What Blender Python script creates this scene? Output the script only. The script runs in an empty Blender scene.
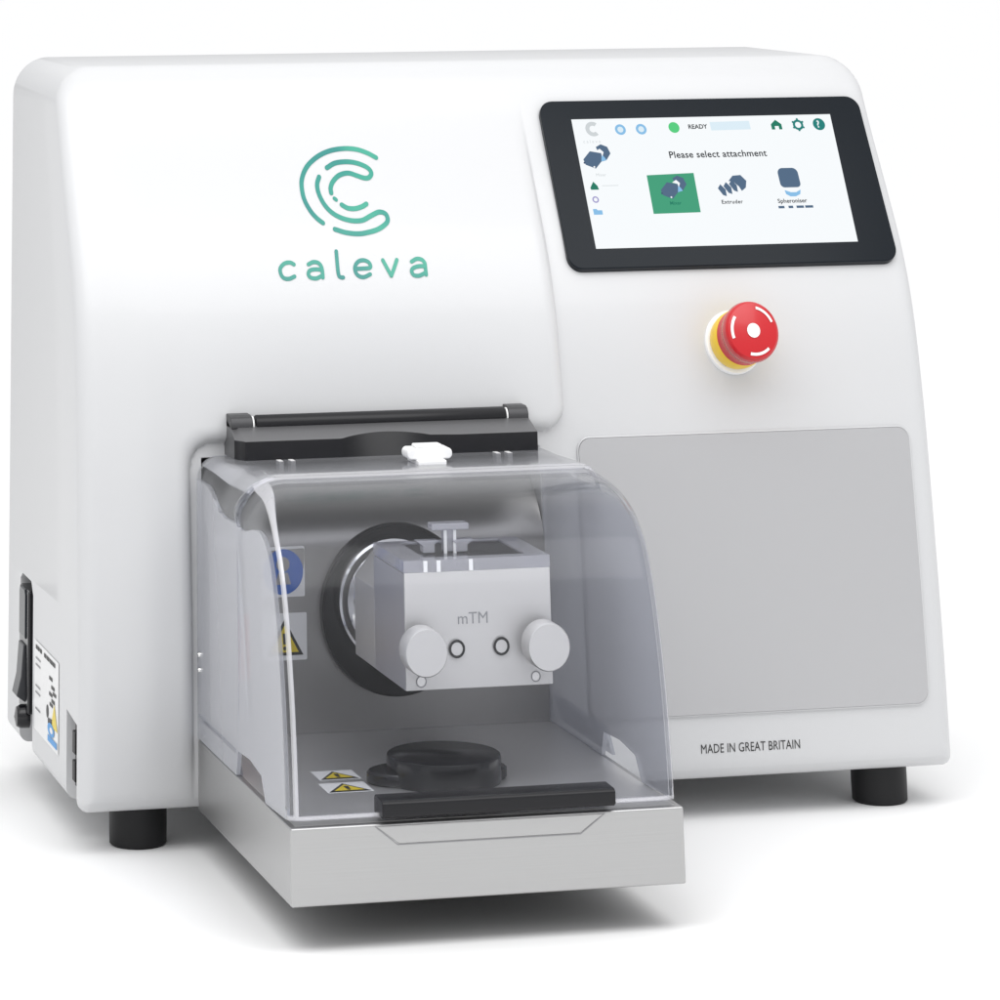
import bpy, bmesh, math, random
from mathutils import Vector, Matrix
random.seed(4)
scene = bpy.context.scene
COL = scene.collection

# ------------------------------------------------------------------ camera
cam_d = bpy.data.cameras.new('camera')
cam = bpy.data.objects.new('camera', cam_d)
COL.objects.link(cam)
CAM = Vector((-0.508145, -2.689877, 0.567365))
RV = Vector((0.976881, -0.213718, -0.005235)); UV = Vector((-0.060109, -0.298086, 0.952645)); FV = Vector((0.205157, 0.930306, 0.304041))
cam.matrix_world = Matrix(((RV.x, UV.x, -FV.x, CAM.x), (RV.y, UV.y, -FV.y, CAM.y), (RV.z, UV.z, -FV.z, CAM.z), (0, 0, 0, 1)))
cam_d.sensor_width = 36
cam_d.lens = 36 * 3.796817
cam_d.shift_x = 0.3018
cam_d.shift_y = -1.8247
cam_d.clip_start = 0.05
cam_d.clip_end = 400
scene.camera = cam

# ------------------------------------------------------------------ studio light
world = bpy.data.worlds.new('World')
scene.world = world
world.use_nodes = True
wn = world.node_tree.nodes; wl = world.node_tree.links
wn.clear()
w_out = wn.new('ShaderNodeOutputWorld'); w_bg = wn.new('ShaderNodeBackground')
w_tc = wn.new('ShaderNodeTexCoord'); w_sep = wn.new('ShaderNodeSeparateXYZ'); w_rmp = wn.new('ShaderNodeValToRGB')
wl.new(w_tc.outputs['Generated'], w_sep.inputs[0])
wl.new(w_sep.outputs['Z'], w_rmp.inputs[0])
wl.new(w_rmp.outputs[0], w_bg.inputs['Color'])
wl.new(w_bg.outputs[0], w_out.inputs[0])
e = w_rmp.color_ramp.elements
e[0].position = 0.0; e[0].color = (0.52, 0.525, 0.535, 1)
e[1].position = 1.0; e[1].color = (1.0, 1.0, 1.0, 1)
w_bg.inputs['Strength'].default_value = 1.285

def area(name, loc, target, size, size_y, power, color=(1, 1, 1)):
    l = bpy.data.lights.new(name, 'AREA'); l.shape = 'RECTANGLE'
    l.size = size; l.size_y = size_y; l.energy = power; l.color = color
    o = bpy.data.objects.new(name, l); COL.objects.link(o); o.location = loc
    d = Vector(target) - Vector(loc)
    o.rotation_euler = d.to_track_quat('-Z', 'Y').to_euler()
    return o
area('softbox_top', (0.15, -0.60, 1.05), (0.28, 0.05, 0.36), 1.6, 0.7, 8.4)

scene.view_settings.view_transform = 'Standard'
scene.view_settings.look = 'None'
scene.view_settings.exposure = 0.0
scene.view_settings.gamma = 1.0
scene.render.engine = 'CYCLES'
scene.cycles.max_bounces = 14
scene.cycles.transparent_max_bounces = 24
scene.cycles.caustics_reflective = False

# ------------------------------------------------------------------ materials
def mat(name, color=(.8, .8, .8), rough=.4, metal=0.0, coat=0.0, bump=0.0, bscale=400, spec=.5, emit=None, aniso=False, var=0.0):
    m = bpy.data.materials.new(name); m.use_nodes = True
    nt = m.node_tree; b = nt.nodes['Principled BSDF']
    b.inputs['Base Color'].default_value = (*color, 1)
    b.inputs['Roughness'].default_value = rough
    b.inputs['Metallic'].default_value = metal
    b.inputs['Coat Weight'].default_value = coat
    b.inputs['Coat Roughness'].default_value = .08
    b.inputs['Specular IOR Level'].default_value = spec
    if emit:
        b.inputs['Emission Color'].default_value = (*emit, 1); b.inputs['Emission Strength'].default_value = 1.0
        b.inputs['Base Color'].default_value = (0.0, 0.0, 0.0, 1); b.inputs['Specular IOR Level'].default_value = .04
    if bump or var:
        tc = nt.nodes.new('ShaderNodeTexCoord'); mp = nt.nodes.new('ShaderNodeMapping')
        mp.inputs['Scale'].default_value = (1, 1, 1) if not aniso else (0.02, 1, 1)
        n = nt.nodes.new('ShaderNodeTexNoise'); n.inputs['Scale'].default_value = bscale; n.inputs['Detail'].default_value = 3
        nt.links.new(tc.outputs['Object'], mp.inputs[0]); nt.links.new(mp.outputs[0], n.inputs['Vector'])
        if bump:
            bp = nt.nodes.new('ShaderNodeBump'); bp.inputs['Strength'].default_value = bump; bp.inputs['Distance'].default_value = .0004
            nt.links.new(n.outputs['Fac'], bp.inputs['Height']); nt.links.new(bp.outputs[0], b.inputs['Normal'])
        if var:
            mr = nt.nodes.new('ShaderNodeMapRange'); mr.inputs['To Min'].default_value = rough - var; mr.inputs['To Max'].default_value = rough + var
            nt.links.new(n.outputs['Fac'], mr.inputs['Value']); nt.links.new(mr.outputs[0], b.inputs['Roughness'])
    return m

M = {}
M['floor'] = mat('studio_floor', (.93, .93, .93), .9, spec=.05)
M['paint'] = mat('white_paint', (.575, .579, .588), .38, bump=.05, bscale=900, coat=.15)
M['door'] = mat('frosted_panel', (.455, .455, .465), .42, metal=.35, bump=.04, bscale=700)
M['steel'] = mat('brushed_steel', (.62, .61, .60), .34, metal=1.0, bump=.06, bscale=900, aniso=True, var=.04)
M['tray_steel'] = mat('satin_steel', (.45, .45, .45), .36, metal=.9, bump=.16, bscale=900, aniso=True, var=.04)
M['floor_steel'] = mat('tray_floor_steel', (.72, .715, .71), .38, metal=.85, bump=.05, bscale=900, aniso=True, var=.05)
M['plate'] = mat('dark_steel', (.30, .295, .29), .34, metal=.8, bump=.05, bscale=900, aniso=True)
M['alu'] = mat('bead_blasted_aluminium', (.63, .62, .61), .42, metal=.5, bump=.04, bscale=1500)
M['alu_side'] = mat('milled_aluminium', (.66, .66, .69), .42, metal=.9, bump=.03, bscale=1200)
M['chrome'] = mat('polished_steel', (.8, .8, .8), .12, metal=1.0)
M['dark'] = mat('black_anodised', (.010, .010, .012), .32, spec=.3)
M['darkgrey'] = mat('dark_grey_metal', (.15, .15, .155), .36, metal=.5)
M['rocker'] = mat('rocker_plastic', (.035, .037, .042), .35)
M['knuckle'] = mat('knuckle_metal', (.05, .05, .053), .38, metal=.4)
M['rubber'] = mat('black_rubber', (.010, .010, .011), .5, bump=.05, bscale=900, spec=.3)
M['gloss'] = mat('gloss_black_plastic', (.004, .004, .006), .22, spec=.5)
M['bezel'] = mat('bezel_glass', (.007, .010, .014), .18, spec=.14)
M['red'] = mat('red_plastic', (.50, .004, .010), .26, coat=.2)
M['yellow'] = mat('yellow_plastic', (.85, .56, .01), .35)
M['white'] = mat('white_plastic', (.86, .86, .86), .35)
M['ivory'] = mat('sticker_white', (.78, .78, .78), .4)
M['syellow'] = mat('sticker_yellow', (.72, .55, .02), .4)
M['blue'] = mat('sticker_blue', (.02, .11, .45), .35)
M['cyan'] = mat('label_blue', (.01, .25, .62), .4)
M['sred'] = mat('sticker_red', (.55, .06, .08), .4)
M['ink'] = mat('black_ink', (.02, .02, .02), .5)
M['greyink'] = mat('grey_ink', (.28, .28, .29), .5)
M['edge'] = mat('bright_edge', (.85, .85, .86), .15, metal=.3)

# teal print, its printed colour runs from green to blue across the mark
def teal():
    m = bpy.data.materials.new('teal_print'); m.use_nodes = True; nt = m.node_tree; b = nt.nodes['Principled BSDF']
    tc = nt.nodes.new('ShaderNodeTexCoord'); n = nt.nodes.new('ShaderNodeTexNoise'); n.inputs['Scale'].default_value = 22
    r = nt.nodes.new('ShaderNodeValToRGB'); r.color_ramp.elements[0].color = (.012, .20, .18, 1); r.color_ramp.elements[1].color = (.035, .31, .22, 1)
    r.color_ramp.elements[0].position = .38; r.color_ramp.elements[1].position = .62
    nt.links.new(tc.outputs['Object'], n.inputs['Vector']); nt.links.new(n.outputs['Fac'], r.inputs[0]); nt.links.new(r.outputs[0], b.inputs['Base Color'])
    b.inputs['Roughness'].default_value = .35
    return m
M['teal'] = teal()
for k, c in dict(e_white=(.93, .96, .98), e_black=(.02, .025, .03), e_green=(.06, .35, .20), e_lime=(.10, .62, .22), e_dgreen=(.02, .20, .13), e_navy=(.06, .10, .18), e_slate=(.09, .15, .24),
                 e_blue=(.25, .52, .80), e_pale=(.72, .85, .93), e_grey=(.62, .66, .68), e_purple=(.35, .32, .6), e_teal=(.02, .22, .20)).items():
    M[k] = mat(k, emit=c, rough=.3)

def clear(name, tint, haze, rough=.03, fmin=.012, hz=(.75, .76, .80)):
    m = bpy.data.materials.new(name); m.use_nodes = True; nt = m.node_tree; N = nt.nodes; L = nt.links; N.clear()
    out = N.new('ShaderNodeOutputMaterial'); tr = N.new('ShaderNodeBsdfTransparent'); tr.inputs[0].default_value = (*tint, 1)
    gl = N.new('ShaderNodeBsdfGlossy'); gl.inputs['Roughness'].default_value = rough
    df = N.new('ShaderNodeBsdfDiffuse'); df.inputs[0].default_value = (*hz, 1)
    lw = N.new('ShaderNodeLayerWeight'); lw.inputs[0].default_value = .5
    pw = N.new('ShaderNodeMath'); pw.operation = 'POWER'; pw.inputs[1].default_value = 5
    fr = N.new('ShaderNodeMapRange'); fr.inputs['To Min'].default_value = fmin; fr.inputs['To Max'].default_value = 1.0
    L.new(lw.outputs['Facing'], pw.inputs[0]); L.new(pw.outputs[0], fr.inputs['Value'])
    a = N.new('ShaderNodeMixShader'); a.inputs[0].default_value = haze
    b = N.new('ShaderNodeMixShader')
    L.new(tr.outputs[0], a.inputs[1]); L.new(df.outputs[0], a.inputs[2])
    L.new(fr.outputs[0], b.inputs[0]); L.new(a.outputs[0], b.inputs[1]); L.new(gl.outputs[0], b.inputs[2])
    L.new(b.outputs[0], out.inputs[0])
    return m
M['acrylic'] = clear('clear_plastic', (.955, .96, .975), .004, rough=.11, fmin=.013)
M['acrylic_side'] = clear('reflection_haze_plastic', (.90, .905, .93), .42, rough=.22, hz=(.68, .69, .73))  # grey haze painted in for the grazing reflection on the hood sides
M['lid_milky'] = clear('milky_acrylic', (.80, .80, .84), .30, rough=.1, fmin=.05, hz=(.80, .80, .84))
M['smoke'] = clear('smoked_acrylic', (.45, .46, .50), .15, rough=.1, fmin=.05, hz=(.2, .2, .22))
M['acrylic_top'] = clear('frosted_plastic_top', (.92, .925, .95), .30, rough=.15, fmin=.05, hz=(.72, .73, .77))
M['edge_glint'] = clear('painted_glint_plastic', (.9, .9, .95), .33, rough=.12, fmin=.1, hz=(.9, .9, .92))  # whiter haze paints highlight lines along the hood's folds, crease and lower rim
M['acrylic_thick'] = clear('thick_clear_plastic', (.86, .87, .90), .10)

# ------------------------------------------------------------------ helpers
def link(name, bm, mats, parent=None, smooth=40, bevel=0, segs=3, solid=0):
    me = bpy.data.meshes.new(name); bmesh.ops.recalc_face_normals(bm, faces=bm.faces) if not solid else None
    bm.to_mesh(me); bm.free()
    o = bpy.data.objects.new(name, me); COL.objects.link(o)
    for m in (mats if isinstance(mats, (list, tuple)) else [mats]): me.materials.append(M[m])
    if parent is not None: o.parent = parent
    if solid:
        s = o.modifiers.new('s', 'SOLIDIFY'); s.thickness = solid; s.offset = 0
    if bevel:
        b = o.modifiers.new('b', 'BEVEL'); b.width = bevel; b.segments = segs; b.limit_method = 'ANGLE'; b.angle_limit = math.radians(35)
    if smooth:
        for p in me.polygons: p.use_smooth = True
        try: me.set_sharp_from_angle(angle=math.radians(smooth))
        except Exception: pass
        if bevel:
            w = o.modifiers.new('w', 'WEIGHTED_NORMAL'); w.keep_sharp = False
    return o

def empty(name, loc=(0, 0, 0), parent=None):
    o = bpy.data.objects.new(name, None); COL.objects.link(o); o.location = loc; o.empty_display_size = .02
    if parent is not None: o.parent = parent
    return o

def box(bm, x0, x1, y0, y1, z0, z1, mi=0):
    v = [bm.verts.new((x, y, z)) for z in (z0, z1) for y in (y0, y1) for x in (x0, x1)]
    for f in ((0, 2, 3, 1), (4, 5, 7, 6), (0, 1, 5, 4), (2, 6, 7, 3), (0, 4, 6, 2), (1, 3, 7, 5)):
        bm.faces.new([v[i] for i in f]).material_index = mi

def prism(bm, poly, axis, a, b, mi=0):
    """poly of (p,q); axis x: (y,z), axis y: (x,z), axis z: (x,y)"""
    def P(p, q, h): return {'x': (h, p, q), 'y': (p, h, q), 'z': (p, q, h)}[axis]
    A = [bm.verts.new(P(p, q, a)) for p, q in poly]; B = [bm.verts.new(P(p, q, b)) for p, q in poly]
    n = len(poly)
    bm.faces.new(A).material_index = mi; bm.faces.new(B[::-1]).material_index = mi
    for i in range(n): bm.faces.new((A[i], A[(i + 1) % n], B[(i + 1) % n], B[i])).material_index = mi

def rrect(x0, x1, z0, z1, r, n=8):
    out = []
    rr = r if isinstance(r, (list, tuple)) else [r] * 4
    for (cx, cz, a, q) in ((x1 - rr[0], z1 - rr[0], 0, rr[0]), (x0 + rr[1], z1 - rr[1], 90, rr[1]), (x0 + rr[2], z0 + rr[2], 180, rr[2]), (x1 - rr[3], z0 + rr[3], 270, rr[3])):
        if q < 1e-6: out.append((cx, cz)); continue
        for i in range(n + 1):
            t = math.radians(a + 90 * i / n); out.append((cx + q * math.cos(t), cz + q * math.sin(t)))
    return out

def lathe(bm, c, ax, prof, seg=64, mi=None):
    """prof: (radius, height) along axis ax from point c; closed with caps"""
    ax = Vector(ax).normalized(); t = ax.orthogonal().normalized(); s = ax.cross(t); c = Vector(c)
    rings = []
    for r, h in prof:
        if r < 1e-7: rings.append([bm.verts.new(c + ax * h)]); continue
        rings.append([bm.verts.new(c + ax * h + (t * math.cos(2 * math.pi * k / seg) + s * math.sin(2 * math.pi * k / seg)) * r) for k in range(seg)])
    for j in range(len(rings) - 1):
        A, B = rings[j], rings[j + 1]; m = mi[j] if mi else 0
        for k in range(seg):
            k2 = (k + 1) % seg
            if len(A) == 1 and len(B) == 1: continue
            if len(A) == 1: f = (A[0], B[k], B[k2])
            elif len(B) == 1: f = (A[k], A[k2], B[0])
            else: f = (A[k], A[k2], B[k2], B[k])
            bm.faces.new(f).material_index = m

def cr(pts, n=6):
    """Catmull-Rom through 2D/3D points"""
    P = [Vector(p) for p in pts]; out = []
    if len(P) < 3: return P
    for i in range(len(P) - 1):
        p0 = P[i - 1] if i else P[0] * 2 - P[1]; p1 = P[i]; p2 = P[i + 1]; p3 = P[i + 2] if i + 2 < len(P) else P[-1] * 2 - P[-2]
        for k in range(n):
            t = k / n
            out.append(.5 * ((2 * p1) + (p2 - p0) * t + (2 * p0 - 5 * p1 + 4 * p2 - p3) * t * t + (3 * p1 - p0 - 3 * p2 + p3) * t ** 3))
    out.append(P[-1]); return out

def ribbon(bm, pts, w, fn, mi=0, smooth=True, caps=True):
    """flat printed stroke through 2D pts, half width w, mapped to the surface by fn(a,b)"""
    P = cr(pts) if smooth else [Vector(p) for p in pts]
    L, R = [], []
    for i, p in enumerate(P):
        a = P[max(0, i - 1)]; b = P[min(len(P) - 1, i + 1)]
        d = (b - a); d = d / max(d.length, 1e-9); n = Vector((-d.y, d.x))
        L.append(p + n * w); R.append(p - n * w)
    vl = [bm.verts.new(fn(*q)) for q in L]; vr = [bm.verts.new(fn(*q)) for q in R]
    for i in range(len(P) - 1): bm.faces.new((vl[i], vr[i], vr[i + 1], vl[i + 1])).material_index = mi
    if caps:
        for q, d0, va, vb in ((P[0], P[0] - P[1], vl[0], vr[0]), (P[-1], P[-1] - P[-2], vr[-1], vl[-1])):
            th = math.atan2(d0.y, d0.x)
            arc = [bm.verts.new(fn(q.x + w * math.cos(th + math.radians(t)), q.y + w * math.sin(th + math.radians(t)))) for t in (-60, -30, 0, 30, 60)]
            try: bm.faces.new([va] + arc + [vb]).material_index = mi
            except Exception: pass

def poly(bm, pts, fn, mi=0):
    f = bm.faces.new([bm.verts.new(fn(*p)) for p in pts]); f.material_index = mi; return f
def disk(bm, c, r, fn, mi=0, n=24, ry=None):
    poly(bm, [(c[0] + r * math.cos(2 * math.pi * k / n), c[1] + (ry or r) * math.sin(2 * math.pi * k / n)) for k in range(n)], fn, mi)
def ringp(bm, c, r, w, fn, mi=0, n=32, a0=0, a1=360):
    full = a1 - a0 >= 360
    pr_ = []
    for k in range(n + (0 if full else 1)):
        t = math.radians(a0 + (a1 - a0) * k / n)
        pr_.append((bm.verts.new(fn(c[0] + (r - w) * math.cos(t), c[1] + (r - w) * math.sin(t))), bm.verts.new(fn(c[0] + (r + w) * math.cos(t), c[1] + (r + w) * math.sin(t)))))
    for k in range(n if full else n):
        a, b = pr_[k], pr_[(k + 1) % len(pr_)]
        bm.faces.new((a[0], a[1], b[1], b[0])).material_index = mi

def text_faces(bm, s, size, x, y, fn, mi=0, spacing=1.0, align='LEFT', sx=1.0, bold=0.0):
    """fill the outline of a string into bm as flat faces, mapped by fn"""
    cu = bpy.data.curves.new('t', 'FONT'); cu.body = s; cu.size = 1.0; cu.space_character = spacing; cu.align_x = align; cu.resolution_u = 3
    cu.offset = bold / size
    o = bpy.data.objects.new('t', cu); COL.objects.link(o)
    me = bpy.data.meshes.new_from_object(o)
    V = [bm.verts.new(fn(x + v.co.x * size * sx, y + v.co.y * size)) for v in me.vertices]
    for p in me.polygons:
        try: bm.faces.new([V[i] for i in p.vertices]).material_index = mi
        except Exception: pass
    bpy.data.objects.remove(o); bpy.data.curves.remove(cu); bpy.data.meshes.remove(me)

# ------------------------------------------------------------------ floor
bm = bmesh.new(); box(bm, -60, 60, -60, 60, -.05, -.0245)
fl = link('studio_floor', bm, 'floor', smooth=0); fl['kind'] = 'structure'

# ------------------------------------------------------------------ machine
W, D, H = .600, .284, .447
machine = empty('benchtop_machine', (0.3, 0.14, -0.0245))
machine['label'] = 'white benchtop lab mixer with touchscreen, red stop button, clear hood and steel tray'
machine['category'] = 'lab machine'
off = Vector(machine.location)
ROOT = machine
class _:
    pass
_link = link
def mlink(name, bm, mats, parent=None, **k):
    """part of the machine, its mesh given in scene coordinates"""
    o = _link(name, bm, mats, **k)
    p = parent or machine
    o.parent = p
    o.matrix_parent_inverse = Matrix.Translation(-off)
    return o

ZS = [0, .07, .126, .163, .225, .288, .32, .36, .40, .447, .48]
YS = [0, .001, .0038, .0062, .0115, .0225, .0345, .0580, .0830, .1090, .130]
def prof(z):
    z = max(0, min(z, .4799))
    i = max(j for j in range(len(ZS) - 1) if ZS[j] <= z)
    h = ZS[i + 1] - ZS[i]; t = (z - ZS[i]) / h
    def sl(j):
        if j == 0: return (YS[1] - YS[0]) / (ZS[1] - ZS[0])
        if j == len(ZS) - 1: return (YS[-1] - YS[-2]) / (ZS[-1] - ZS[-2])
        return .5 * ((YS[j + 1] - YS[j]) / (ZS[j + 1] - ZS[j]) + (YS[j] - YS[j - 1]) / (ZS[j] - ZS[j - 1]))
    m0, m1 = sl(i) * h, sl(i + 1) * h
    return (2 * t ** 3 - 3 * t * t + 1) * YS[i] + (t ** 3 - 2 * t * t + t) * m0 + (-2 * t ** 3 + 3 * t * t) * YS[i + 1] + (t ** 3 - t * t) * m1
def ss(a, b, x):
    t = max(0, min(1, (x - a) / (b - a))); return t * t * (3 - 2 * t)
def quarter(d, r):
    d = max(0, min(d, r)); return math.sqrt(max(0, 1 - (1 - d / r) ** 2))
def sdbox(x, z, x0, x1, z0, z1, r):
    dx = max(x0 + r - x, x - x1 + r); dz = max(z0 + r - z, z - z1 + r)
    o = math.hypot(max(dx, 0), max(dz, 0)) - r + min(max(dx, dz), 0)
    return -o      # positive inside
STEP = .335
def pocket(x, z):
    return .070 * ss(0, .0035, min(x - .0830, .3165 - x, z - .045, .2060 - z))
def bulge(x, z):
    dA = sdbox(x, z, -.5, STEP, .2155, .9, .016)
    dB = sdbox(x, z, -.5, .0745, -.5, .9, .0)
    k = .018; hh = max(0, k - abs(dA - dB)) / k
    d = max(dA, dB) + hh * hh * k * .25
    s = .0085 * quarter(d, .010)
    return -pocket(x, z) + s * ss(.0, .05, x) * ss(.425, .33, z) * ss(-.01, .09, z)
RT, RB, RF = .026, .007, .011
def outd(x, z):
    """depth inside the front outline"""
    r = RT if z > H / 2 else RB
    return sdbox(x, z, 0, W, 0, H, r)
def yfront(x, z):
    d = outd(x, z)
    return prof(z) - bulge(x, z) + RF * (1 - quarter(d, RF))
def xlim(z):
    if z > H - RT: r = RT; dz = z - (H - RT)
    elif z < RB: r = RB; dz = RB - z
    else: return 0, W
    i = r - math.sqrt(max(0, r * r - dz * dz)); return i, W - i

def spaced(segs):
    out = []
    for a, b, n in segs: out += [a + (b - a) * i / n for i in range(n)]
    return out + [segs[-1][1]]
edgec = [.012 * (1 - math.cos(math.radians(a))) for a in range(0, 90, 8)]
XS = edgec + spaced([(.0125, .062, 14), (.062, .100, 30), (.100, .312, 40), (.312, .344, 30), (.344, W - .0125, 50)]) + [W - q for q in edgec[::-1]]
ZR = [q * .58 for q in edgec] + spaced([(.0073, .19, 40), (.19, .236, 34), (.236, H - .0265, 60)]) + [H - .026 * (1 - math.sin(math.radians(a))) for a in range(4, 61, 8)] + [H - q * .3 for q in edgec[::-1]]
ZR = sorted(set(round(z, 6) for z in ZR))
bm = bmesh.new(); grid = []
for z in ZR:
    a, b = xlim(z)
    row = []
    for x in XS:
        X = max(a, min(b, x)); row.append(bm.verts.new((X, yfront(X, z), z)))
    grid.append(row)
nz, nx = len(grid), len(XS)
for j in range(nz - 1):
    for i in range(nx - 1):
        bm.faces.new((grid[j][i], grid[j][i + 1], grid[j + 1][i + 1], grid[j + 1][i]))
loop = [grid[0][i] for i in range(nx)] + [grid[j][-1] for j in range(1, nz)] + [grid[-1][i] for i in range(nx - 2, -1, -1)] + [grid[j][0] for j in range(nz - 2, 0, -1)]
b1 = [bm.verts.new((v.co.x, D - .004, v.co.z)) for v in loop]
cx, cz = W / 2, H / 2
b2 = [bm.verts.new((cx + (v.co.x - cx) * (1 - .004 / cx), D, cz + (v.co.z - cz) * (1 - .004 / cz))) for v in loop]
n = len(loop)
for i in range(n):
    j = (i + 1) % n
    bm.faces.new((loop[j], loop[i], b1[i], b1[j])); bm.faces.new((b1[j], b1[i], b2[i], b2[j]))
bm.faces.new(b2)
bmesh.ops.remove_doubles(bm, verts=bm.verts, dist=1e-6)
bmesh.ops.recalc_face_normals(bm, faces=bm.faces)
body = mlink('body', bm, 'paint', smooth=50)
# openings cut in the left side
cbm = bmesh.new()
prism(cbm, [(.179, -.02), (.230, -.02), (.230, .104), (.222, .108), (.187, .108), (.179, .100)], 'x', -.01, .022)
prism(cbm, [(.0135, -.02), (.050, -.02), (.050, .053), (.0135, .050)], 'x', -.01, .018)
cut = link('cut', cbm, 'paint', smooth=0)
bo = body.modifiers.new('cut', 'BOOLEAN'); bo.object = cut; bo.operation = 'DIFFERENCE'; bo.solver = 'EXACT'
bpy.context.view_layer.update()
dg = bpy.context.evaluated_depsgraph_get()
nm = bpy.data.meshes.new_from_object(body.evaluated_get(dg))
body.modifiers.clear(); body.data = nm
for p in nm.polygons: p.use_smooth = True
nm.set_sharp_from_angle(angle=math.radians(50))
bpy.data.objects.remove(cut)

def on_body(x, z, o=.0003):
    y = yfront(x, z); e_ = .0015
    n_ = Vector((-(yfront(x + e_, z) - yfront(x - e_, z)) / (2 * e_) * -1, -1, (yfront(x, z + e_) - yfront(x, z - e_)) / (2 * e_))).normalized()
    return Vector((x, y, z)) + Vector((0, n_.y, n_.z)) * o

# feet
for fx, fy in ((.0445, .034), (.5575, .034), (.06, .235), (.54, .235)):
    bm = bmesh.new(); lathe(bm, (fx, fy, -.0245), (0, 0, 1), [(0, 0), (.0172, 0), (.0186, .0012), (.0188, .012), (.0188, .0265), (0, .0265)], 48)
    mlink('foot', bm, 'rubber')

# round trademark on the front: open double C and the word below it
LOGO = {
'o': [(222.6, 385.8), (216.9, 388.8), (209.5, 391.2), (200.5, 391.9), (189.9, 390.6), (180.2, 387.0), (171.7, 381.1), (166.7, 373.9), (165.3, 367.2), (165.9, 360.5), (168.9, 353.8), (172.6, 349.3), (176.2, 346.5)],
'm1': [(185.8, 380.1), (192.5, 383.0), (201.7, 383.6), (209.2, 382.3), (215.2, 379.5), (217.0, 376.3), (214.9, 373.7), (211.5, 373.3), (206.6, 374.8), (200.5, 376.6), (193.8, 375.4), (188.6, 371.8), (186.0, 367.9), (185.7, 364.6)],
'm2': [(179.1, 374.6), (176.8, 370.3), (176.7, 364.7), (179.2, 358.0), (183.5, 352.9), (189.3, 349.5), (196.6, 347.5), (204.3, 347.5), (211.2, 350.2), (217.4, 352.3), (221.7, 351.1), (222.6, 347.7), (220.6, 345.0), (214.9, 342.0), (208.1, 340.3), (200.3, 339.4), (191.5, 340.3), (183.9, 342.5)],
'dot': [(187.2, 361.2), (188.0, 360.7), (188.4, 360.3)],
'i': [(191.7, 357.2), (195.4, 355.2), (200.5, 354.7), (205.8, 355.8), (209.4, 357.4)]}
WORD = {
'c': [(151.7, 321.9), (149.1, 323.1), (145.2, 322.6), (142.0, 320.0), (141.7, 316.7), (143.5, 313.9), (147.2, 313.3), (151.2, 314.6)],
'a1': [(161.8, 321.7), (165.5, 323.0), (169.0, 322.3), (170.7, 319.9), (171.0, 316.6), (170.9, 313.5)],
'a1b': [(170.5, 318.2), (166.1, 318.6), (162.3, 317.9), (161.0, 315.7), (162.4, 313.7), (166.2, 313.1), (170.5, 314.6)],
'l': [(182.5, 329.1), (182.2, 323.9), (182.0, 318.5), (182.2, 314.6), (183.3, 313.4), (185.2, 313.2)],
'e': [(194.0, 318.2), (199.1, 318.3), (204.9, 318.8), (204.5, 321.8), (201.2, 323.3), (197.3, 322.7), (194.5, 319.9), (194.2, 316.6), (196.0, 314.0), (199.7, 313.1), (204.4, 314.7)],
'v': [(214.5, 323.0), (216.9, 317.9), (219.1, 313.4), (221.8, 318.1), (224.4, 323.0)],
'a2': [(234.7, 321.7), (238.5, 323.3), (242.0, 322.8), (243.9, 320.6), (243.9, 317.1), (243.9, 313.5)],
'a2b': [(243.6, 318.7), (239.4, 318.8), (235.4, 317.8), (233.9, 316.0), (234.9, 313.6), (238.6, 313.0), (243.3, 314.6)]}
lift = [0]
def lfn(a, b): return on_body(a / 1000, b / 1000, .0003 + lift[0])
bm = bmesh.new()
for k, s in LOGO.items(): lift[0] = 0; ribbon(bm, s, 1.5 if k != 'dot' else 1.2, lfn)
mlink('printed_logo', bm, 'teal', smooth=0)
bm = bmesh.new()
for q, (k, s) in enumerate(WORD.items()):
    lift[0] = (q % 2) * .00008
    if k == 'v':
        ribbon(bm, s[:3], 1.25, lfn, smooth=False); lift[0] = .00008; ribbon(bm, s[2:], 1.25, lfn, smooth=False)
    else: ribbon(bm, s, 1.25, lfn)
mlink('printed_word', bm, 'teal', smooth=0)
# origin print
bm = bmesh.new()
text_faces(bm, 'MADE IN GREAT BRITAIN', .0078, .4195, .0165, lambda a, b: on_body(a, b, .0003), spacing=1.02, sx=.78, bold=0)
mlink('printed_text', bm, 'ink', smooth=0)

# grey access panel, lower right
bm = bmesh.new()
pl = rrect(.344, .5822, .0400, .2095, .008)
Vt = bmesh.ops  # noqa
NX, NZ = 40, 30
# curved sheet that follows the front, built as a grid clipped to rounded corners
rows = []
def pxl(z):
    r = .008; x0, x1, z0, z1 = .344, .5822, .0400, .2095
    dz = max(0, z - (z1 - r), (z0 + r) - z); i = r - math.sqrt(max(0, r * r - dz * dz)); return x0 + i, x1 - i
zz = [.04 + .008 * (1 - math.cos(math.radians(a))) for a in range(0, 91, 15)] + [.048 + .1535 * i / 26 for i in range(1, 26)] + [.2095 - .008 * (1 - math.cos(math.radians(a))) for a in range(90, -1, -15)]
for z in zz:
    a, b = pxl(z); rows.append([bm.verts.new(Vector((a + (b - a) * i / 30, prof(z) - .0022, z))) for i in range(31)])
for j in range(len(rows) - 1):
    for i in range(30): bm.faces.new((rows[j][i], rows[j][i + 1], rows[j + 1][i + 1], rows[j + 1][i]))
bl = rows[0][:] + [r[-1] for r in rows[1:]] + rows[-1][-2::-1] + [r[0] for r in rows[-2:0:-1]]
bb = [bm.verts.new(v.co + Vector((0, .003, 0))) for v in bl]
for i in range(len(bl)):
    j = (i + 1) % len(bl); bm.faces.new((bl[j], bl[i], bb[i], bb[j]))
bmesh.ops.remove_doubles(bm, verts=bm.verts, dist=1e-6)
ap = mlink('access_panel', bm, 'door', smooth=40)
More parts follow.
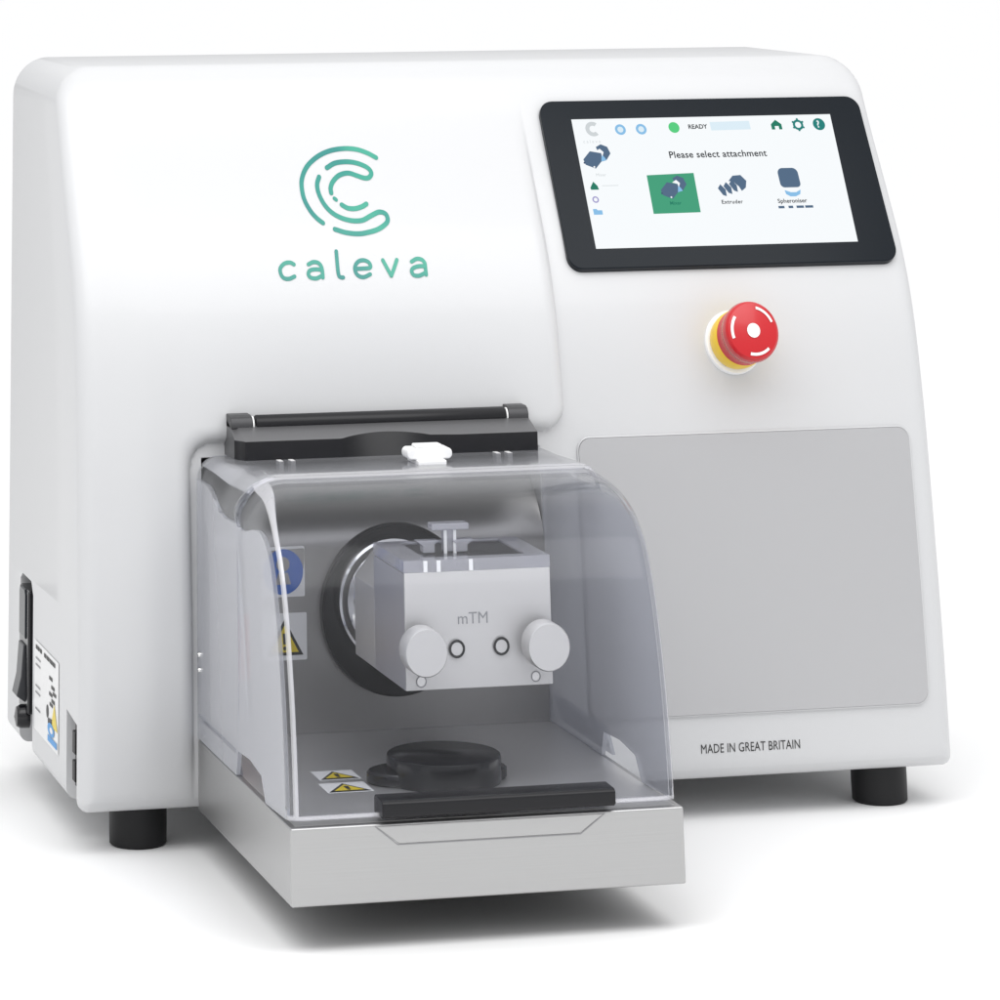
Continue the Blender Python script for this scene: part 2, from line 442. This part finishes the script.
bm = bmesh.new(); ol = rrect(.3438, .5824, .0398, .2097, .008, 10); ol2 = rrect(.3431, .5832, .0391, .2104, .009, 10); dense = lambda L: [p for i in range(len(L)) for p in ([L[i]] + [tuple(Vector(L[i]).lerp(Vector(L[(i + 1) % len(L)]), k / 24)) for k in range(1, 24)] if (Vector(L[i]) - Vector(L[(i + 1) % len(L)])).length > .02 else [L[i]])]
A_ = dense(ol); B_ = dense(ol2)
va = [bm.verts.new((x, prof(z) - .0018, z)) for x, z in A_]; vb = [bm.verts.new((x, prof(z) - .0016, z)) for x, z in B_]; vc = [bm.verts.new((x, prof(z) + .002, z)) for x, z in B_]
for i in range(len(va)):
    j = (i + 1) % len(va); bm.faces.new((va[i], va[j], vb[j], vb[i])); bm.faces.new((vb[i], vb[j], vc[j], vc[i]))
o = mlink('panel_rim', bm, 'paint', parent=ap, smooth=30); o.matrix_parent_inverse = Matrix.Identity(4)

# ------------------------------------------------------------------ touchscreen
E_ = Vector((0, .6, 1)).normalized(); NN = Vector((0, -0.85749293, 0.51449576)); P0 = Vector((0, .033, .32))
def scr(u, v, o=0.0): return P0 + Vector((u, 0, 0)) + E_ * v + NN * o
bm = bmesh.new()
def slab(bm, pts, o0, o1, mi=0):
    A = [bm.verts.new(scr(u, v, o0)) for u, v in pts]; B = [bm.verts.new(scr(u, v, o1)) for u, v in pts]; n = len(pts)
    bm.faces.new(A[::-1]).material_index = mi; bm.faces.new(B).material_index = mi
    for i in range(n): bm.faces.new((A[i], A[(i + 1) % n], B[(i + 1) % n], B[i])).material_index = mi
slab(bm, rrect(.3480, .5905, -.0085, .1150, .010), -.006, .0030)
ts = mlink('touchscreen', bm, 'bezel', bevel=.0008, segs=2)
mats = ['e_white', 'e_black', 'e_green', 'e_lime', 'e_dgreen', 'e_navy', 'e_slate', 'e_blue', 'e_pale', 'e_grey', 'e_purple', 'e_teal']
mi = {k: i for i, k in enumerate(mats)}
bm = bmesh.new(); Z1, Z2, Z3 = .0032, .0034, .0036
def uf(o): return lambda a, b: scr(a / 1000, b / 1000, o)
poly(bm, [(369.5, 5.4), (563, 5.8), (566, 101), (370, 100.6)], uf(Z1), mi['e_white'])
# header row
ringp(bm, (384.6, 93.0), 4.0, 1.5, uf(Z2), mi['e_grey'], a0=50, a1=310)
text_faces(bm, 'c a l e v a', 3.4, 375.5, 82.6, uf(Z2), mi['e_grey'])
for c in (405, 420.6): ringp(bm, (c, 92.2), 3.1, .9, uf(Z2), mi['e_blue']); disk(bm, (c, 92.2), 2.2, uf(Z2), mi['e_pale'])
disk(bm, (445.4, 93), 4.1, uf(Z2), mi['e_lime'])
poly(bm, [(473, 90.2), (503, 90.5), (503, 97), (473, 96.6)], uf(Z2), mi['e_pale'])
text_faces(bm, 'READY', 4.6, 456.0, 91.7, uf(Z3), mi['e_black'], bold=.12)
poly(bm, [(519, 90), (519, 94), (523, 97.4), (527, 94), (527, 90), (524.6, 90), (524.6, 92.6), (521.6, 92.6), (521.6, 90)], uf(Z2), mi['e_dgreen'])
ringp(bm, (539.6, 93.2), 3.1, .85, uf(Z2), mi['e_teal'])
for k in range(6):
    t = math.radians(60 * k + 30); disk(bm, (539.6 + 4.2 * math.cos(t), 93.2 + 4.2 * math.sin(t)), .85, uf(Z3), mi['e_teal'], 8)
disk(bm, (555.6, 93.4), 4.6, uf(Z2), mi['e_teal']); text_faces(bm, '?', 7.5, 553.6, 90.9, uf(Z3), mi['e_white'], bold=.15)
text_faces(bm, 'Please select attachment', 7.0, 437.0, 70.2, uf(Z2), mi['e_black'], spacing=1.05, sx=1.0, bold=.12)
# little machine drawings
def mixer_icon(x, y, s, z=Z2):
    f = lambda a, b: scr((x + a * s) / 1000, (y + b * s) / 1000, z)
    g = lambda a, b: scr((x + a * s) / 1000, (y + b * s) / 1000, z + .0002)
    poly(bm, [(-9, -1), (-3, 5), (5, 3.4), (4, -3), (-1, -8), (-8, -5)], f, mi['e_slate'])
    poly(bm, [(2, 8), (6, 10), (10.5, 8), (12, 3), (8, -2), (4, -3), (5, 3.4), (3, 4.5)], f, mi['e_slate'])
    poly(bm, [(1, 4.6), (4.5, 6.6), (7, 4), (5.4, .6), (5, 3.4)], g, mi['e_white'])
    poly(bm, [(4, -3), (5.2, 2.4), (7, 0), (8, -2)], g, mi['e_blue'])
    disk(bm, (-8.6, -3.6), .8, g, mi['e_navy'], 8); disk(bm, (-2, -6.8), .7, g, mi['e_white'], 8)
poly(bm, [(416.6, 29.4), (451.5, 29.8), (452.6, 58.8), (417.4, 57.8)], uf(Z2), mi['e_green'])
mixer_icon(382, 71.5, 1.0); mixer_icon(434, 47.5, .95, Z3)
text_faces(bm, 'Mixer', 3.2, 380, 57.8, uf(Z2), mi['e_grey']); text_faces(bm, 'Mixer', 3.6, 430, 35.6, uf(Z3 + .0002), mi['e_dgreen'], bold=.05)
# roller icon
for a, w in ((470.5, 0), (475.0, 1.5), (479.5, 3)):
    poly(bm, [(a - 2.4, 47 + w), (a, 50 + w), (a + 3.2, 46 + w), (a + 3, 41 + w), (a + .4, 42 + w)], uf(Z2), mi['e_slate'])
poly(bm, [(477, 52), (481, 56), (487, 56.4), (490.5, 52), (489, 47), (485.5, 44.6), (484, 48), (480, 52)], uf(Z3), mi['e_slate'])
text_faces(bm, 'Extruder', 4.0, 468.5, 35.6, uf(Z2), mi['e_black'], spacing=1.1, bold=.08)
# spheroniser icon
poly(bm, rrect(515.4, 530.6, 46.5, 61, [4, 4, 3, 3]), uf(Z2), mi['e_slate'])
poly(bm, [(517.5, 44.6), (522, 42.9), (526, 42.9), (529.6, 44.8), (528.6, 41.4), (525, 39.8), (521, 39.8), (518, 41.6)], uf(Z2), mi['e_blue'])
text_faces(bm, 'Spheroniser', 4.3, 510.4, 35.2, uf(Z2), mi['e_black'], bold=.08, sx=1.05)
for a_, b_ in ((510, 514.5), (517.5, 521), (523.5, 529), (530, 536)): poly(bm, [(a_, 31.2), (b_, 31.2), (b_, 33), (a_, 33)], uf(Z2), mi['e_slate'])
# left column
poly(bm, [(374, 49.5), (377, 54), (379.6, 50.8), (380.2, 48), (374.4, 48)], uf(Z2), mi['e_dgreen']); ringp(bm, (376.2, 40.8), 1.9, .5, uf(Z2), mi['e_purple'])
poly(bm, [(372.8, 29.8), (372.8, 34), (375.4, 34), (376.2, 33), (379.4, 33), (379.4, 29.8)], uf(Z2), mi['e_blue'])
poly(bm, [(383, 50.6), (395, 50.6), (395, 51), (383, 51)], uf(Z2), mi['e_grey'])
mlink('display', bm, mats, parent=ts, smooth=0).matrix_parent_inverse = Matrix.Identity(4)

# ------------------------------------------------------------------ emergency stop
nz_ = Vector((0, -1, .28)).normalized(); base = on_body(.4612, .2655, 0)
bm = bmesh.new(); lathe(bm, base - nz_ * .002, nz_, [(0, 0), (.0205, 0), (.0205, .003), (.0199, .0040), (.0188, .0043), (0, .0045)], 64)
es = mlink('emergency_stop', bm, 'white')
def esub(name, bm, m, **k):
    o = mlink(name, bm, m, parent=es, **k); o.matrix_parent_inverse = Matrix.Identity(4); return o
bm = bmesh.new(); lathe(bm, base, nz_, [(0, .004), (.0180, .004), (.0186, .009), (.0186, .0175), (.0180, .0195), (0, .0195)], 64)
esub('collar', bm, 'yellow')
bm = bmesh.new(); lathe(bm, base, nz_, [(0, .0196), (.0182, .0196), (.0172, .024), (.0176, .030), (.0191, .033), (.0195, .037), (.0189, .0405), (.0174, .0422), (.012, .0432), (0, .0436)], 64)
tx = Vector((1, 0, 0)); tz = tx.cross(nz_) * -1; tz = nz_.cross(tx)
tz = tz if tz.z > 0 else -tz
def capf(a, b):
    r = math.hypot(a, b); h = .0440 if r < .012 else .0440 - (r - .012) * .30
    return base + nz_ * h + tx * a + tz * b
disk(bm, (0, 0), .0046, capf, 1)
for a0 in (20, 142, 255): ringp(bm, (0, 0), .0150, .0009, capf, 1, n=16, a0=a0, a1=a0 + 55)
esub('button_cap', bm, ['red', 'white'], smooth=30)

# ------------------------------------------------------------------ left side fittings
side = lambda a, b: Vector((-.0004, a, b))
sc = lambda o: (lambda a, b: Vector((-o, a, b)))
bm = bmesh.new()
box(bm, -.0015, .020, .190, .226, .024, .101); box(bm, .004, .019, .182, .190, .030, .104)
inl = mlink('power_inlet', bm, 'gloss', bevel=.0015, segs=2)
def isub(name, bm, m, **k):
    o = mlink(name, bm, m, parent=inl, **k); o.matrix_parent_inverse = Matrix.Identity(4); return o
bm = bmesh.new(); prism(bm, [(.197, .070), (.222, .070), (.222, .098), (.219, .101), (.200, .101), (.197, .098)], 'x', -.0025, .0)
isub('socket', bm, 'bezel', bevel=.001)
bm = bmesh.new(); prism(bm, [(-.001, .030), (-.0075, .034), (-.0045, .046), (-.003, .066), (-.001, .066), (-.001, .030)], 'y', .200, .220)
isub('rocker_switch', bm, 'rocker', bevel=.0008)
bm = bmesh.new(); lathe(bm, (.002, .204, .021), (-1, 0, 0), [(0, 0), (.0075, 0), (.0075, .006), (.006, .009), (0, .0105)], 32)
isub('fuse_cap', bm, 'gloss')
bm = bmesh.new(); box(bm, .002, .016, .0150, .0300, .012, .049); box(bm, -.0005, .012, .0175, .0270, .016, .028); box(bm, -.0005, .012, .0175, .0270, .032, .045)
mlink('data_port', bm, 'rubber', bevel=.0006)
# rating label
bm = bmesh.new()
poly(bm, [(.170, .020), (.170, .075), (.078, .075), (.078, .020)], sc(.0004), 0)
def sidetext(s, size, y, z, o, m, **k): text_faces(bm, s, size, 0, 0, lambda a, b: Vector((-o, y - a, z + b)), m, **k)
def dash(y0, y1, z, h, m): poly(bm, [(y0, z), (y1, z), (y1, z + h), (y0, z + h)], sc(.0007), m)
for y0, y1 in ((.164, .158), (.157, .150), (.148, .141), (.132, .124), (.122, .112), (.110, .100), (.099, .090)): dash(y0, y1, .0700, .0026, 1)
for z in (.0640, .0600, .0470, .0430, .0330): dash(.164, .146, z, .0012, 2)
for q, (y, z) in enumerate(((.112, .060), (.104, .0555), (.112, .0505), (.103, .0475), (.098, .0525), (.110, .0445))):
    poly(bm, [(y, z), (y, z + .0022), (y - .012, z + .0022), (y - .012, z)], sc(.0007), 1)
disk(bm, (.118, .0395), .004, sc(.0007), 1); poly(bm, [(.116, .0325), (.116, .036), (.100, .0375), (.100, .034)], sc(.0007), 1)
poly(bm, [(.104, .033), (.080, .033), (.092, .048)], sc(.0007), 3)
disk(bm, (.104, .0305), .0125, sc(.0008), 4, ry=.0040); poly(bm, [(.116, .0225), (.082, .0225), (.082, .0262), (.116, .0262)], sc(.0008), 4)
disk(bm, (.102, .0305), .0055, sc(.0009), 0, ry=.0018)
mlink('rating_label', bm, ['ivory', 'ink', 'greyink', 'syellow', 'cyan'], smooth=0)

# ------------------------------------------------------------------ back plate of the work space
def yplate(z): return -.0035 + (0 if z < .150 else .064 * ((z - .150) / .059) ** 1.5)
bm = bmesh.new(); n_ = 24
zp = [.0412, .08, .12] + [.150 + .055 * i / n_ for i in range(n_ + 1)]
pa = [(yplate(z), z) for z in zp] + [(yplate(z) + .002, z) for z in zp[::-1]]
va = [[bm.verts.new((x, y, z)) for y, z in pa] for x in (.0850, .3145)]; k_ = len(zp)
for i in range(len(pa)):
    j = (i + 1) % len(pa); bm.faces.new((va[0][i], va[0][j], va[1][j], va[1][i]))
for v_ in va:
    for i in range(k_ - 1): bm.faces.new((v_[i], v_[i + 1], v_[2 * k_ - 2 - i], v_[2 * k_ - 1 - i]))
bp = mlink('back_plate', bm, 'plate', smooth=40)
def bsub(name, bm, m, **k):
    o = mlink(name, bm, m, parent=bp, **k); o.matrix_parent_inverse = Matrix.Identity(4); return o
bm = bmesh.new(); lathe(bm, (.2105, -.0036, .1130), (0, -1, 0), [(0, 0), (.0515, 0), (.0515, .006), (.050, .0075), (.040, .008), (.037, .010), (0, .010)], 96)
bsub('drive_flange', bm, 'dark')
bpf = lambda o: (lambda a, b: Vector((a, yplate(b) - o, b)))
bm = bmesh.new(); poly(bm, rrect(.1195, .1490, .1225, .1525, .001), bpf(.0003), 0); disk(bm, (.1343, .1375), .0136, bpf(.0005), 1, 40)
disk(bm, (.1343, .1420), .0045, bpf(.0007), 2, 20); poly(bm, [(.1290, .1300), (.1396, .1300), (.1375, .1370), (.1311, .1370)], bpf(.0007), 2)
bsub('blue_sticker', bm, ['ivory', 'blue', 'greyink'], smooth=0)
bm = bmesh.new(); poly(bm, rrect(.1200, .1500, .0850, .1130, .001), bpf(.0003), 0)
poly(bm, [(.1225, .0880), (.1475, .0880), (.1350, .1095)], bpf(.0005), 2); poly(bm, [(.1257, .0898), (.1443, .0898), (.1350, .1060)], bpf(.0007), 1)
poly(bm, [(.1340, .0945), (.1360, .0945), (.1364, .1010), (.1336, .1010)], bpf(.0009), 2); disk(bm, (.135, .0922), .0012, bpf(.0009), 2, 12)
bsub('warning_sticker', bm, ['ivory', 'syellow', 'ink'], smooth=0)
bm = bmesh.new(); poly(bm, rrect(.1040, .1115, .0750, .1135, .0008), bpf(.0003), 0)
bsub('red_label', bm, 'sred', smooth=0)

# ------------------------------------------------------------------ tray
TX0, TX1, TY, TZ = .0772, .3194, -.2549, .0410
bm = bmesh.new()
t = .0015
prism(bm, [(TX0, -.0005), (TX0, TY + .0), (TX1, TY), (TX1, -.0005)], 'z', 0, TZ)
tray = mlink('tray', bm, 'tray_steel', bevel=.0012, segs=3)
bm = bmesh.new(); box(bm, TX0 + .004, TX1 - .004, TY + .006, -.0008, TZ - .001, TZ + .00015)
tf = mlink('tray_floor', bm, 'floor_steel', parent=tray, smooth=0); tf.matrix_parent_inverse = Matrix.Identity(4)
def tsub(name, bm, m, **k):
    o = mlink(name, bm, m, parent=tray, **k); o.matrix_parent_inverse = Matrix.Identity(4); return o
fy = lambda o: (lambda a, b: Vector((a, TY - o, b)))
bm = bmesh.new(); prism(bm, [(.1290, .0398), (.1425, .0305), (.2540, .0305), (.2690, .0398)], 'y', TY - .0009, TY + .0002)
tsub('front_grip', bm, 'tray_steel', bevel=.0004, segs=2)
bm = bmesh.new(); ribbon(bm, [(.1282, .0400), (.1419, .0298), (.2546, .0298), (.2700, .0400)], .00035, fy(.0003), smooth=False, caps=False)
tsub('grip_outline', bm, 'greyink', smooth=0)
def wst(x0, x1, y0, y1, nm='warning_sticker'):
    bm = bmesh.new(); f = lambda o: (lambda a, b: Vector((a, b, TZ + o)))
    poly(bm, rrect(x0, x1, y0, y1, .0008), f(.0003), 0)
    c = (x0 + x1) / 2; w = (x1 - x0) * .46; yb = y0 + .002; yt = y1 - .003
    poly(bm, [(c - w, yb), (c + w, yb), (c, yt)], f(.0005), 2)
    poly(bm, [(c - w * .72, yb + .0022), (c + w * .72, yb + .0022), (c, yt - .0042)], f(.0007), 1)
    poly(bm, [(c - .0012, yb + .006), (c + .0012, yb + .006), (c + .0015, yt - .009), (c - .0015, yt - .009)], f(.0009), 2); disk(bm, (c, yb + .0042), .0012, f(.0009), 2, 10)
    tsub(nm, bm, ['ivory', 'syellow', 'ink'], smooth=0)
wst(.1245, .1510, -.1380, -.1120); wst(.1210, .1500, -.1725, -.1455)

# ------------------------------------------------------------------ clear hood
PC = [(0.0, .2070), (-.040, .2075), (-.080, .2098), (-.118, .2110), (-.1235, .2104), (-.128, .2090), (-.145, .2082), (-.170, .2045), (-.192, .1970), (-.2095, .1850), (-.2200, .1720), (-.2290, .1540), (-.2370, .1300), (-.2430, .1050), (-.2470, .0800), (-.2497, .0560), (-.2503, .0440)]
P = cr([(a, b) for a, b in PC], 5); HX0, HX1, HR = .0785, .3160, .0075
Nrm = []
for i in range(len(P)):
    d = P[min(i + 1, len(P) - 1)] - P[max(i - 1, 0)]; d.normalize(); Nrm.append(Vector((-d.y, d.x)) * -1)
# outward normal: up / forward
Nrm = [n_ if (n_.y > 0 or n_.x < 0) else -n_ for n_ in Nrm]
bm = bmesh.new(); cols = []
angs = [0, 10, 20, 30, 40, 50, 60, 70, 80, 90]
def hoodr(i, left):
    t_ = ss(-.215, -.125, P[i].x) * (1 - .75 * ss(-.075, -.03, P[i].x)); return .0075 + (.0195 if left else .006) * t_
for c in [(0, a) for a in angs] + [(1, i / 12) for i in range(1, 12)] + [(2, a) for a in angs[::-1]]:
    col_ = []
    for i in range(len(P)):
        rl, rr_ = hoodr(i, True), hoodr(i, False); ca = math.radians(c[1]) if c[0] != 1 else 0
        if c[0] == 0: x, q = HX0 + rl * (1 - math.cos(ca)), rl * (1 - math.sin(ca))
        elif c[0] == 2: x, q = HX1 - rr_ * (1 - math.cos(ca)), rr_ * (1 - math.sin(ca))
        else: x, q = HX0 + rl + (HX1 - HX0 - rl - rr_) * c[1], 0
        col_.append(bm.verts.new((x, P[i].x - Nrm[i].x * q, max(.0418, P[i].y - Nrm[i].y * q))))
    cols.append(col_)
for i in range(len(cols) - 1):
    for j in range(len(P) - 1):
        f = bm.faces.new((cols[i][j], cols[i + 1][j], cols[i + 1][j + 1], cols[i][j + 1]))
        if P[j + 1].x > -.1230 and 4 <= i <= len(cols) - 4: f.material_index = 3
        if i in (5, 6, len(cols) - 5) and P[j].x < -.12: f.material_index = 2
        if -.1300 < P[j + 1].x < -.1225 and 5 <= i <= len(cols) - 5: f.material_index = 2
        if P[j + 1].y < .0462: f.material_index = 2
for c_, nt_ in ((cols[0], True), (cols[-1], False)):
    x = c_[0].co.x
    low = [(0.0, .0418), (-.112, .0418), (-.118, .0560), (-.150, .0575), (-.180, .0545), (-.191, .0418)]
    ring = [c_[j] for j in range(len(P))] + [bm.verts.new((x, a, b)) for a, b in low[::-1]]
    f = bm.faces.new(ring); f.material_index = 1
    bmesh.ops.triangulate(bm, faces=[f])
bmesh.ops.remove_doubles(bm, verts=bm.verts, dist=1e-6)
bmesh.ops.recalc_face_normals(bm, faces=bm.faces)
hood = mlink('hood', bm, ['acrylic', 'acrylic_side', 'edge_glint', 'acrylic_top'], smooth=60, solid=.0026)
for p in hood.data.polygons:
    if p.material_index == 1: p.use_smooth = False
hood['label'] = 'curved clear plastic hood over the steel tray'
def hsub(name, bm, m, **k):
    o = mlink(name, bm, m, parent=hood, **k); o.matrix_parent_inverse = Matrix.Identity(4); return o
bm = bmesh.new(); prism(bm, [(-.2390, .0440), (-.2570, .0440), (-.2590, .0455), (-.2590, .0520), (-.2570, .0535), (-.2410, .0540), (-.2390, .0525)], 'x', .1320, .2760)
hsub('front_handle', bm, 'dark', bevel=.0008, segs=2)
for s, x in ((-1, HX0), (1, HX1)):
    bm = bmesh.new(); prism(bm, [(x + s * .0018, .0560), (x + s * .0060, .0415), (x + s * .0080, .0415), (x + s * .0040, .0575)] if s > 0 else [(x - .0018, .0560), (x + .0012, .0415), (x + .0032, .0415), (x - .0002, .0570)], 'y', -.112, -.004)
    hsub('side_guide', bm, 'acrylic_thick')
for z in (.0915, .0825):
    bm = bmesh.new(); lathe(bm, (HX0 - .0012, -.008, z), (-1, 0, 0), [(0, 0), (.0016, 0), (.0014, .0016), (0, .002)], 16)
    hsub('rivet', bm, 'chrome')
# white catch on the hood top
bm = bmesh.new(); prism(bm, rrect(.1965, .2265, .2140, .2205, .003), 'y', -.094, -.078); prism(bm, rrect(.2020, .2210, .2110, .2142, .001), 'y', -.100, -.072); prism(bm, rrect(.2025, .2205, .2204, .2225, .001), 'y', -.091, -.081)
hsub('catch', bm, 'white', bevel=.001)

# ------------------------------------------------------------------ hinge bar
bm = bmesh.new()
xs = [.0985, .1035] + [.168] + [.1700 + .004 * i for i in range(16)] + [.250, .3040]
def recess(x): return 0 if (x < .1695 or x > .232) else .007 * math.sin(math.pi * (x - .1695) / .0625) ** .8
secs = []
for x in xs:
    r = recess(x)
    ch = .010 if x < .102 else 0
    ypts = [(-.030 + ch, .2075), (-.030 + r + ch, .2200 + r * .35), (-.006, .2275), (.004, .2300), (.0125, .2300), (.0125, .2075)]
    secs.append([bm.verts.new((x, a, b)) for a, b in ypts])
for i in range(len(secs) - 1):
    for k in range(6): bm.faces.new((secs[i][k], secs[i][(k + 1) % 6], secs[i + 1][(k + 1) % 6], secs[i + 1][k])).material_index = 1 if k == 0 else 0
bm.faces.new(secs[0]); bm.faces.new(secs[-1][::-1])
hb = mlink('hinge_bar', bm, ['darkgrey', 'dark'], bevel=.0005, segs=2, smooth=30)
def hbsub(name, bm, m, **k):
    o = mlink(name, bm, m, parent=hb, **k); o.matrix_parent_inverse = Matrix.Identity(4); return o
bm = bmesh.new(); lathe(bm, (.1160, -.0050, .2272), (1, 0, 0), [(0, 0), (.0052, 0), (.0057, .0006), (.0057, .1714), (.0052, .172), (0, .172)], 40)
hbsub('hinge_rod', bm, 'dark')
for x, x_ in ((.0985, .1133), (.2902, .3040)):
    bm = bmesh.new(); prism(bm, [(-.0108, .2255), (-.0104, .2290), (-.0085, .2318), (-.0050, .2331), (.0124, .2333), (.0124, .2255)], 'x', x, x_); hbsub('hinge_knuckle', bm, 'knuckle', bevel=.0005, segs=2)
for x in (.1136, .2889):
    bm = bmesh.new(); lathe(bm, (x, -.0050, .2270), (1, 0, 0), [(0, 0), (.0052, 0), (.0052, .0010), (0, .0010)], 32); hbsub('rod_washer', bm, 'white')
for x in (.124, .272):
    bm = bmesh.new(); box(bm, x, x + .003, -.040, -.031, .2052, .2088); box(bm, x + .008, x + .011, -.040, -.031, .2052, .2088)
    hbsub('hinge_bracket', bm, 'white')

# ------------------------------------------------------------------ mixing head (a thing of its own, clamped on the drive)
# coordinates below are relative to BP, then sized by S
BPT = Vector((.2560, .130, .109)); S = .95
head = empty('mixer_attachment')
head.location = CAM + (BPT - CAM) * S
head.scale = (S, S, S)
head['label'] = 'square silver metal mixing chamber with two thumb screws under the clear hood'
head['category'] = 'mixer attachment'
def alink(name, bm, mats, parent=None, **k):
    bmesh.ops.translate(bm, verts=bm.verts, vec=-BPT)
    o = link(name, bm, mats, **k); o.parent = parent or head; return o
bm = bmesh.new()
# block with a wide pocket in its top, open to the clear lid
x0, x1, y0, y1, z0, z1 = .2069, .3062, -.0386, .0372, .0702, .1385
box(bm, x0, x1, y0, y1, z0, z1 - .016); box(bm, x0, x0 + .016, y0, y1, z1 - .016, z1); box(bm, x1 - .016, x1, y0, y1, z1 - .016, z1)
box(bm, x0 + .016, x1 - .016, y0, y0 + .006, z1 - .016, z1); box(bm, x0 + .016, x1 - .016, y1 - .006, y1, z1 - .016, z1)
bmesh.ops.remove_doubles(bm, verts=bm.verts, dist=1e-6)
alink('chamber_block', bm, 'alu_side', smooth=0)
bm = bmesh.new(); box(bm, x0 + .017, x1 - .017, y0 + .0065, y1 - .0065, z1 - .0158, z1 - .012)
alink('chamber_floor', bm, 'darkgrey', smooth=0)
bm = bmesh.new(); box(bm, x0, x1, -.0406, y0 - .0001, z0, z1 + .0008)
fp = alink('front_plate', bm, 'alu', bevel=.0004, segs=2)
bm = bmesh.new(); X0, X1, Y0, Y1, A_, B_ = x0 - .0002, x1 + .0002, -.0406, y1, z1 + .001, .1466
prism(bm, [(X0, Y0), (X1, Y0), (X1, Y0 + .010), (X0, Y0 + .010)], 'z', A_, B_); prism(bm, [(X0, Y1 - .006), (X1, Y1 - .006), (X1, Y1), (X0, Y1)], 'z', A_, B_)
prism(bm, [(X0, Y0 + .010), (X0 + .017, Y0 + .010), (X0 + .017, Y1 - .006), (X0, Y1 - .006)], 'z', A_, B_); prism(bm, [(X1 - .014, Y0 + .010), (X1, Y0 + .010), (X1, Y1 - .006), (X1 - .014, Y1 - .006)], 'z', A_, B_)
alink('lid_frame', bm, 'lid_milky', smooth=0)
bm = bmesh.new(); box(bm, X0 + .0172, X1 - .0142, Y0 + .0102, Y1 - .0062, A_ + .001, B_ - .0008)
alink('lid_window', bm, 'smoke', smooth=0)
# rear neck, chamfered at the top, and steel clamp ring
bm = bmesh.new(); prism(bm, [(.2069, .0700), (.2069, .1185), (.2200, .1340), (.2900, .1340), (.3000, .1200), (.3000, .0700)], 'y', .0374, .0900)
alink('neck_block', bm, 'alu', bevel=.0006)
bm = bmesh.new(); lathe(bm, (.2400, .130, .0985), (0, -1, 0), [(0, 0), (.038, 0), (.0385, .001), (.0385, .0190), (.0370, .0205), (.033, .0205), (.031, .024), (.031, .040), (0, .040)], 96)
alink('clamp_ring', bm, 'chrome')
ff = lambda o: (lambda a, b: Vector((a, -.0406 - o, b)))
bm = bmesh.new()
bmesh.ops  # engraved mark
def seg(a, b, w=.0003): ribbon(bm, [a, b], w, ff(.00015), smooth=False, caps=False)
text_faces(bm, 'mTM', .0100, .2420, .1080, ff(.00015), sx=1.0)
alink('engraved_mark', bm, 'greyink', smooth=0)
for x, z in ((.2412, .0937), (.2714, .0941)):
    bm = bmesh.new(); lathe(bm, (x, -.0402, z), (0, -1, 0), [(0, 0), (.0048, 0), (.0048, .0012), (.0046, .0016), (0, .0016)], 40); alink('port_plug', bm, 'alu')
    bm = bmesh.new(); ringp(bm, (x, z), .0047, .0008, ff(.0014)); alink('seal_ring', bm, 'ink', smooth=0)
for x, z, r in ((.2170, .0754, .0030), (.2945, .0752, .0027)):
    bm = bmesh.new(); lathe(bm, (x, -.0400, z), (0, -1, 0), [(0, 0), (r, 0), (r, .0008), (0, .0009)], 32); o = alink('dowel_pin', bm, 'steel')
    bm = bmesh.new(); ringp(bm, (x, z), r + .0002, .00035, ff(.0003)); alink('pin_edge', bm, 'greyink', parent=None, smooth=0)
for x, z in ((.2145, .0960), (.2970, .0960)):
    bm = bmesh.new(); c = (x, -.0400, z)
    pr_ = [(0, 0), (.0060, 0), (.0060, .008), (.0136, .0082), (.0143, .009), (.0143, .0235), (.0136, .0246), (0, .0248)]
    lathe(bm, c, (0, -1, 0), pr_, 56); alink('thumb_screw', bm, ['alu'])
# clear T shaped plunger and two wing clips on the lid
bm = bmesh.new(); box(bm, .2420, .2505, -.0125, -.0065, .1467, .1600); box(bm, .2335, .2590, -.0150, -.0040, .1600, .1640)
pgr = alink('plunger', bm, 'lid_milky', bevel=.0006, smooth=0)
for x in (.2420, .2485):
    bm = bmesh.new(); box(bm, x, x + .0020, -.0135, -.0127, .1380, .1600); o = alink('guide_pin', bm, 'white', smooth=0)
for x, s in ((.2230, 1), (.2625, -1)):
    bm = bmesh.new(); prism(bm, [(x, .1540), (x + s * .0155, .1540), (x + s * .0125, .1515), (x + s * .0125, .1467), (x + s * .0045, .1467), (x + s * .0045, .1505)], 'y', -.0140, -.0060)
    alink('wing_clip', bm, 'lid_milky', bevel=.0004, smooth=0)
for x in (.2200, .2290, .2510):
    bm = bmesh.new(); box(bm, x, x + .0026, -.0412, -.0400, .1394, .1462); alink('lid_screw', bm, 'white', smooth=0)

# ------------------------------------------------------------------ black round cap lying on the tray
cap = empty('round_cap', (.1990, -.1550, TZ + .0003))
cap['label'] = 'shiny black round cap with a flange lying on the steel tray behind the handle'
cap['category'] = 'cap'
bm = bmesh.new(); lathe(bm, (0, 0, 0), (0, 0, 1), [(0, .0), (.0350, .0), (.0355, .001), (.0355, .0135), (.0351, .0148), (.0341, .0154), (0, .0156)], 96)
o = link('cap_body', bm, 'gloss', parent=cap, smooth=40)
bm = bmesh.new(); lathe(bm, (-.0035, .004, 0), (0, 0, 1), [(0, 0), (.0435, 0), (.0445, .001), (.0445, .0055), (.0430, .0068), (0, .0068)], 96)
for v in bm.verts: v.co.y = .004 + (v.co.y - .004) * .55
link('flange', bm, 'gloss', parent=cap, smooth=40)
